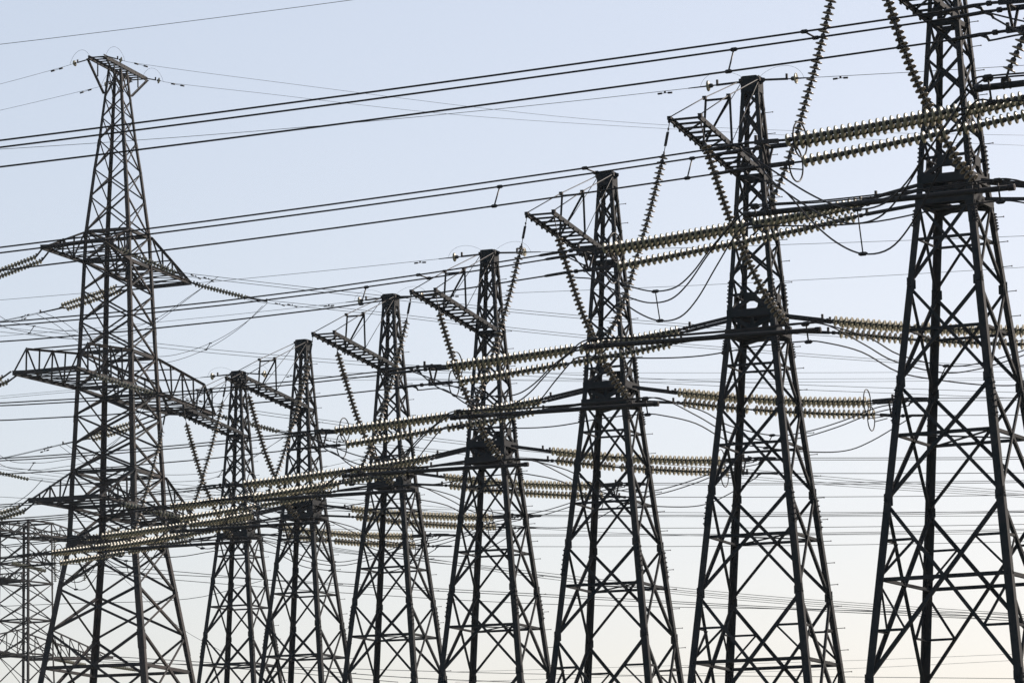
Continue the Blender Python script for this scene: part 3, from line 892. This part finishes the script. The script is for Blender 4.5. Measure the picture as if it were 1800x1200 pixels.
for key, P in WS_.items():
    P = [Vector(p) for p in P]
    side = 'right' if key[2] == 'R' else 'left'
    nm = 'broad pylon\'s %s %s arm' % (LV[key[0]], FB[key[1]])
    d = (P[2] - P[1]).normalized(); sd_ = d.cross(Vector((0, 0, 1))).normalized()
    t = thing('double_insulator_string', 'double disc string pulling %s from the %s' % (side, nm), 'insulator', P[0], 0, 'double strings on the broad pylon')
    loc = lambda p: p - P[0]
    for s in (-1, 1):
        off = sd_ * (.22 * s) - Vector((0, 0, .06 * s))
        A, B = loc(P[1]) + off, loc(P[2]) + off
        pt = .155 if side == 'right' else .175
        n = int((B - A).length / pt)
        so = MB(); so.tube([A, B], .02, 5); so = so.build('insulator_string', CAP, t)
        dm = MB()
        for i in range(n):
            pp = A.lerp(B, i / n)
            dm.lathe(pp, d, [(0, .03, 1), (.02, .045, 1), (.055, .048, 0), (.06, .09, 0), (.078, .127, 0), (.09, .125, 0), (.085, .04, 1), (pt, .02, 1)], 12)
        dm.build('insulator_discs', [GLASS, CAP], so)
        lk = MB(); link_plates(lk, loc(P[0]) + off, A, .06, .05); lk.build('adjusting_link', GALV, t)
    yk = MB()
    B = loc(P[2]); yk.plate([B + sd_ * .26, B - sd_ * .26, B - sd_ * .2 + d * .14, B + sd_ * .2 + d * .14], (0, 0, 1), .03)
    link_plates(yk, B + d * .12, loc(P[3]) if (P[3] - P[2]).length < 2.5 else B + d * 1.0, .06, .05); yk.build('yoke_plate', GALV, t)
    # wires
    wt = thing('conductor_pair', 'pair of thin wires running %s from the %s' % (side, nm), 'power line', P[2], 0, 'conductor pairs of the broad pylon')
    for s in (-1, 1):
        m = MB(); off = sd_ * (.20 * s) + Vector((0, 0, .03 * s)) - P[2]
        ext = P[-1] + (P[-1] - P[-2]) * 1.0
        m.tube([p + off for p in smooth([P[2] + (P[3] - P[2]) * .0] + P[3:] + [ext], 8)], .0135, 5)
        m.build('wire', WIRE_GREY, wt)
    q = P[3] if (P[3] - P[2]).length < 2.5 else P[2] + (P[3] - P[2]).normalized() * 1.3
    q = q + (P[4] - P[3]).normalized() * 1.0 - P[2]
    dd = MB()
    for s in (-1, 1):
        e = q + sd_ * .2 * s + d * (.25 * s)
        dd.bar(e, e + Vector((0, 0, -.07)), .04, .05)
        dd.tube([e + Vector((0, 0, -.07)) - d * .22, e + Vector((0, 0, -.07)) + d * .22], .010, 5)
        for z in (-1, 1): dd.tube([e + Vector((0, 0, -.07)) + d * (.12 * z), e + Vector((0, 0, -.07)) + d * (.26 * z)], .035, 6)
    dd.build('vibration_damper', GALV, wt)

JW = {
 'top near': [[-13.39, 179.9, 33.12], [-14.74, 179.6, 32.14], [-16.17, 179.26, 31.12], [-17.6, 179.26, 30.67], [-19.93, 179.26, 30.6], [-21.74, 179.26, 30.86], [-23.29, 179.26, 31.34], [-24.6, 180.26, 33.2]],
 'top far': [[-11.83, 190.74, 33.67], [-12.93, 190.74, 32.71], [-14.59, 190.74, 31.76], [-16.52, 190.74, 31.18], [-18.17, 190.74, 31.29], [-20.37, 190.74, 31.99], [-21.75, 190.74, 32.93], [-22.8, 190.74, 33.45]],
 'middle far': [[-11.02, 192.65, 27.45], [-12.82, 192.65, 26.37], [-14.16, 192.65, 25.8], [-15.12, 192.65, 25.65], [-16.9, 192.65, 25.62], [-18.92, 192.65, 25.82], [-20.58, 192.65, 26.41], [-21.91, 192.65, 27.27]],
 'middle near': [[-16.22, 178.3, 27.52], [-17.25, 178.3, 26.04], [-18.79, 178.3, 24.9], [-20.27, 178.3, 24.59], [-21.61, 178.3, 24.48], [-23.15, 178.3, 24.84], [-25.21, 178.3, 27.33]]}
for k, P in JW.items():
    P = [Vector(p) for p in P]
    t = thing('jumper_loop', 'double slack wire sagging under the broad pylon\'s %s arm' % k, 'jumper', P[0], 0, 'slack jumper loops of the broad pylon')
    for s in (0, 1):
        m = MB(); n = len(P)
        m.tube(smooth([p - P[0] + Vector((-.25 * s, .3 * s, -.22 * s * math.sin(math.pi * i / (n - 1)) - .08 * s)) for i, p in enumerate(P)], 6), .0125, 5)
        m.build('jumper_wire', WIRE, t)
    for i in (2, len(P) - 3):
        sp = MB(); e = P[i] - P[0]; sp.tube([e, e + Vector((-.25, .3, -.28))], .018, 5)
        for q in (e, e + Vector((-.25, .3, -.28))): sp.bar(q - Vector((.07, 0, 0)), q + Vector((.07, 0, 0)), .05, .05)
        sp.build('spacer', GALV, t)

WE = {('left', 'near'): [[-19.6, 182.94, 44.11], [-20.4, 183.41, 44.01], [-21.26, 183.9, 43.89], [-24.16, 185.58, 43.57], [-27.11, 187.28, 43.33], [-33, 190.7, 43.0]],
      ('left', 'far'): [[-18.53, 187.5, 44.13], [-19.4, 188.0, 43.98], [-20.4, 188.58, 43.88], [-24.88, 191.17, 43.52], [-27.92, 192.92, 43.35], [-34, 196.4, 43.1]],
      ('right', 'near'): [[-18.77, 182.37, 44.1], [-18.11, 182.71, 43.98], [-17.22, 183.16, 43.88], [-11.99, 185.83, 43.65], [2.28, 193.1, 43.2], [13.18, 198.65, 43.5], [27.11, 205.75, 44.48]],
      ('right', 'far'): [[-17.48, 187.07, 44.1], [-16.75, 187.44, 44.03], [-15.9, 187.87, 43.96], [-12.25, 189.73, 43.88], [-1.24, 195.34, 43.69], [15.6, 203.92, 44.23], [27.65, 210.06, 44.82]]}
for (sd1, nf), P in WE.items():
    P = [Vector(p) for p in P]; d = (P[1] - P[0]).normalized()
    t = thing('earth_wire', 'hair-thin earth wire running %s from the %s end of the broad pylon\'s T-shaped top' % (sd1, nf), 'earth wire', P[0], 0, 'earth wires of the broad pylon')
    m = MB(); m.tube([p - P[0] for p in smooth(P[1:], 8)], .0085, 5); m.build('wire', WIRE_GREY, t)
    lk = MB(); link_plates(lk, (0, 0, 0), (P[1] - P[0]) * .8, .045, .03); lk.build('adjusting_link', GALV, t)
    ds = MB(); ds.lathe((P[1] - P[0]) * .85, d, [(0, .03, 1), (.05, .05, 0), (.07, .10, 0), (.09, .15, 0), (.11, .14, 0), (.10, .03, 1), (.2, .02, 1)], 12)
    ds.build('insulator_disc', [GLASS, CAP], t)
    dm = MB(); e = P[2] - P[0]
    dm.tube([e - d * .3 + Vector((0, 0, -.05)), e + d * .3 + Vector((0, 0, -.05))], .01, 5)
    for z in (-1, 1): dm.tube([e + d * (.14 * z) + Vector((0, 0, -.05)), e + d * (.34 * z) + Vector((0, 0, -.05))], .04, 6)
    dm.build('vibration_damper', GALV, t)
    lp = MB(); q = P[1] - P[0]
    lp.tube(bez([(0, 0, .1), q * .3 + Vector((0, 0, .75)), q * 1.0 + Vector((0, 0, .7)), q * 1.25], 12), .006, 5); lp.build('bonding_loop', WIRE_GREY, t)

# ================================================================== FAR SMALL PYLON (bottom left)
VX, VY, VZ = -36.95, 300.0, 1.7
VZ += 0.55
VT = thing('lattice_pylon', 'small distant lattice pylon with a flat top arm, at the bottom left corner', 'pylon', (VX, VY, VZ), -R(33))
VL = [(33.2, 1.40), (31.7, 1.42), (30.1, 1.43), (28.6, 1.44), (27.1, 1.46), (25.8, 1.47), (24.5, 1.48), (23.2, 1.50), (21.0, 1.56), (18.4, 1.62), (15.0, 1.9), (10.5, 2.4), (5.0, 3.0), (-0.6, 3.6)]
lattice(VL, lambda h: .15, root=VT)
def v_arm(hb, ln, sgn, depth):
    o = MB(); y0 = 1.4 * sgn
    for sx in (-1, 1):
        b, t = Vector((sx * 1.4, y0, hb)), Vector((sx * .5, y0 + ln * sgn, hb + (depth * .25)))
        a = Vector((sx * 1.4, y0, hb + depth))
        o.bar(b, t, .08, .13); o.bar(a, t, .08, .10)
        for i in range(1, 7):
            s = i / 7
            o.bar(b.lerp(t, s), a.lerp(t, s), .055, .055)
            o.bar(b.lerp(t, s), a.lerp(t, s - 1 / 7), .055, .055)
    for i in range(0, 9):
        s = i / 8; q = 1.4 - .9 * s; z = hb + .05 + depth * .25 * s; yy = y0 + ln * sgn * s
        o.bar(Vector((-q, yy, z)), Vector((q, yy, z)), .08, .10)
        if i < 8:
            s2 = (i + 1) / 8; q2 = 1.4 - .9 * s2
            o.bar(Vector((-q, yy, z + .06)), Vector((q2, y0 + ln * sgn * s2, hb + .11 + depth * .25 * s2)), .06, .04)
    o.build('crossarm', STEEL_OLD, VT)
v_arm(32.2, 7.4, 1, 1.0); v_arm(32.2, 6.5, -1, 1.0); v_arm(23.0, 8.4, 1, 2.1); v_arm(23.0, 7.5, -1, 2.1); v_arm(28.6, 4.2, -1, .7)
for h in (33.2, 32.2, 30.1, 28.6, 25.8, 23.2):
    rm = MB()
    for a, b in FACES:
        k = 1.45; p = Vector((CORN[a][0] * k, CORN[a][1] * k, h)); q = Vector((CORN[b][0] * k, CORN[b][1] * k, h))
        rm.bar(p, q, .08, .12)
    if h > 23: rm.bar((-1.4, -1.4, h - .05), (1.4, 1.4, h - .05), .07, .05)
    rm.build('ring_frame', STEEL_OLD, VT)

# ------------------------------------------------------------------ helper: a pixel of the 1800x1200 frame at depth Y
def at(px, py, Y):
    u2, v2 = px - 900, 600 - py
    u = (u2 * math.cos(ROLL) + v2 * math.sin(ROLL)) / 7013.1
    v = (-u2 * math.sin(ROLL) + v2 * math.cos(ROLL)) / 7013.1
    d = Vector((u, math.cos(PITCH) - v * math.sin(PITCH), math.sin(PITCH) + v * math.cos(PITCH)))
    return d * (Y / d.y) + Vector((0, 0, CAM_Z))

def far_string(P, Q, label, nd=34, r=.14, grp='insulator strings of the distant pylons'):
    P, Q = Vector(P), Vector(Q); d = (Q - P).normalized()
    t = thing('insulator_string', label, 'insulator', P, 0, grp)
    m = MB(); L = (Q - P).length
    for i in range(nd):
        m.lathe((Q - P) * (i / nd), d, [(0, .03, 1), (L / nd * .35, .05, 0), (L / nd * .5, r * .8, 0), (L / nd * .6, r, 0), (L / nd * .7, r * .95, 0), (L / nd * .75, .04, 1), (L / nd, .03, 1)], 10)
    m.build('insulator_discs', [GLASS, CAP], t)
    return t
far_string(at(-40, 822, 240), at(50, 842, 243), 'pale disc string entering from the left edge beside the broad pylon', 17, .12)
far_string(at(95, 948, 292), at(97, 1022, 292), 'vertical disc string hanging under the distant pylon\'s flat top arm', 24, .16)
far_string(at(152, 985, 300), at(148, 1020, 300), 'short vertical disc string hanging right of the distant pylon', 12, .16)
far_string(at(-10, 1146, 303), at(36, 1152, 304), 'disc string on the distant pylon\'s lower left arm', 18, .15)
far_string(at(96, 1158, 306), at(150, 1168, 312), 'disc string pulling right from the distant pylon\'s lower arm', 18, .15)
far_string(at(20, 988, 296), at(80, 1003, 300), 'faint disc string crossing behind the distant pylon', 18, .14)
far_string(at(180, 1168, 306), at(248, 1178, 312), 'faint disc string at the bottom, between the broad pylon\'s legs', 20, .14)

# far wires, each its own line: points in the frame, depth, radius, label
FW = [
 ([(0, 575), (225, 598), (450, 621), (850, 650), (1300, 672), (1800, 690)], 330, .022, 'faint distant wire sloping behind the upper arms and across the middle'),
 ([(0, 583), (225, 605), (450, 627), (850, 656), (1300, 680), (1800, 700)], 330, .022, 'lower twin of the faint distant wire sloping across the middle'),
 ([(560, 1023), (960, 1044), (1400, 1068), (1800, 1086)], 300, .027, 'grey distant wire crossing the lower third, upper of the close pair'),
 ([(40, 985), (300, 1003), (560, 1026), (960, 1048), (1400, 1071), (1800, 1091)], 300, .027, 'grey distant wire crossing the lower third, second of the close pair'),
 ([(140, 1003), (300, 1018), (600, 1041), (960, 1061), (1400, 1070), (1800, 1079)], 300, .024, 'pale grey wire just under the close pair in the lower third'),
 ([(560, 1173), (960, 1184), (1400, 1188), (1800, 1192)], 320, .024, 'lowest thin wire near the bottom edge, right half'),
 ([(150, 1150), (430, 1168), (700, 1189), (900, 1198)], 320, .030, 'thin dark wire sloping down along the bottom edge left of centre'),
 ([(150, 1156), (430, 1175), (700, 1198)], 320, .028, 'second thin wire sloping down at the bottom edge left of centre'),
 ([(1000, 655), (1400, 655), (1800, 653)], 380, .018, 'very faint level wire right of centre, upper'),
 ([(1000, 667), (1400, 666), (1800, 664)], 380, .018, 'very faint level wire right of centre, lower'),
 ([(780, 895), (1150, 900), (1500, 900), (1800, 899)], 340, .022, 'faint level wire behind the lower halves of the right pylons'),
 ([(780, 901), (1150, 907), (1500, 907), (1800, 906)], 340, .022, 'second faint level wire behind the lower halves of the right pylons'),
 ([(560, 905), (1150, 939), (1500, 939), (1800, 937)], 340, .020, 'pale level wire between two darker ones at the right'),
 ([(1150, 1170), (1500, 1160), (1800, 1148)], 400, .016, 'faint wire rising rightwards at the bottom right corner'),
 ([(1150, 1186), (1500, 1174), (1800, 1159)], 400, .016, 'lower faint wire rising rightwards at the bottom right corner'),
 ([(50, 842), (120, 851), (300, 868), (560, 893), (800, 912)], 244, .015, 'thin wire leaving the pale left-edge disc string'),
 ([(52, 838), (130, 846), (300, 862), (560, 886), (800, 905)], 244, .015, 'thin upper wire leaving the pale left-edge disc string'),
 ([(75, 842), (50, 868), (20, 887), (-20, 902)], 243, .022, 'pale slack wire dropping from the left-edge disc string'),
 ([(160, 962), (300, 1090), (400, 1150)], 305, .016, 'thin slack wire falling across the broad pylon\'s legs'),
 ([(0, 1065), (120, 1060), (330, 1052), (460, 1020)], 260, .020, 'slack wire passing low behind the broad pylon\'s legs'),
 ([(0, 835), (60, 842), (200, 860), (400, 880)], 260, .014, 'thin grey wire at the left edge under the middle arm'),
 ([(-60, 812), (0, 819), (110, 832), (300, 850), (560, 872), (800, 893)], 260, .014, 'thin grey wire from the left edge, just above the lower arm'),
 ([(-60, 817), (0, 824), (110, 838), (300, 857), (560, 880), (800, 901)], 260, .014, 'lower twin of the thin grey wire above the lower arm'),
 ([(44, 911), (178, 917), (420, 925), (700, 932), (900, 936)], 300, .018, 'faint wire crossing just above the lowest insulator rows at left'),
 ([(150, 880), (300, 868), (470, 842), (640, 805)], 230, .013, 'thin wire rising rightwards through the left insulator rows'),
 ([(160, 888), (320, 878), (480, 852), (650, 818)], 230, .013, 'lower thin wire rising rightwards through the left insulator rows'),
 ([(0, 700), (110, 690), (200, 684)], 300, .016, 'faint wire at the left edge between the middle and lower arms'),
]
for pts, Y, r, lab in FW:
    P = [at(x, y, Y) for x, y in pts]
    if pts[0][0] > 300:   # carry the wire on to the left beyond what hides it
        P = [P[0] * 2 - P[1]] + P
    if pts[-1][0] >= 1800: P = P + [P[-1] * 2 - P[-2]]
    o0 = P[0].copy()
    m = MB(); m.tube([p - o0 for p in smooth(P, 6)], r, 5)
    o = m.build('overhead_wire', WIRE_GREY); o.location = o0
    tag(o, lab, 'wire', 'distant overhead wires')

# ------------------------------------------------------------------ thin air haze round the whole site
hz = MB()
x0, x1, y0, y1, z0, z1 = -260, 260, -40, 520, -4, 60
hz.v = [(x, y, z) for z in (z0, z1) for y in (y0, y1) for x in (x0, x1)]
for f in ((0, 2, 3, 1), (4, 5, 7, 6), (0, 1, 5, 4), (2, 6, 7, 3), (0, 4, 6, 2), (1, 3, 7, 5)): hz.f.append(f); hz.mi.append(0); hz.sm.append(False)
HM = bpy.data.materials.new('air_haze'); HM.use_nodes = True
ht_ = HM.node_tree; ht_.nodes.remove(ht_.nodes['Principled BSDF'])
vol = ht_.nodes.new('ShaderNodeVolumePrincipled')
vol.inputs['Color'].default_value = (0.86, 0.93, 1.0, 1)
vol.inputs['Density'].default_value = 0.00009
vol.inputs['Anisotropy'].default_value = 0.3
ht_.links.new(vol.outputs[0], ht_.nodes['Material Output'].inputs['Volume'])
ho = hz.build('haze', HM); ho['kind'] = 'stuff'
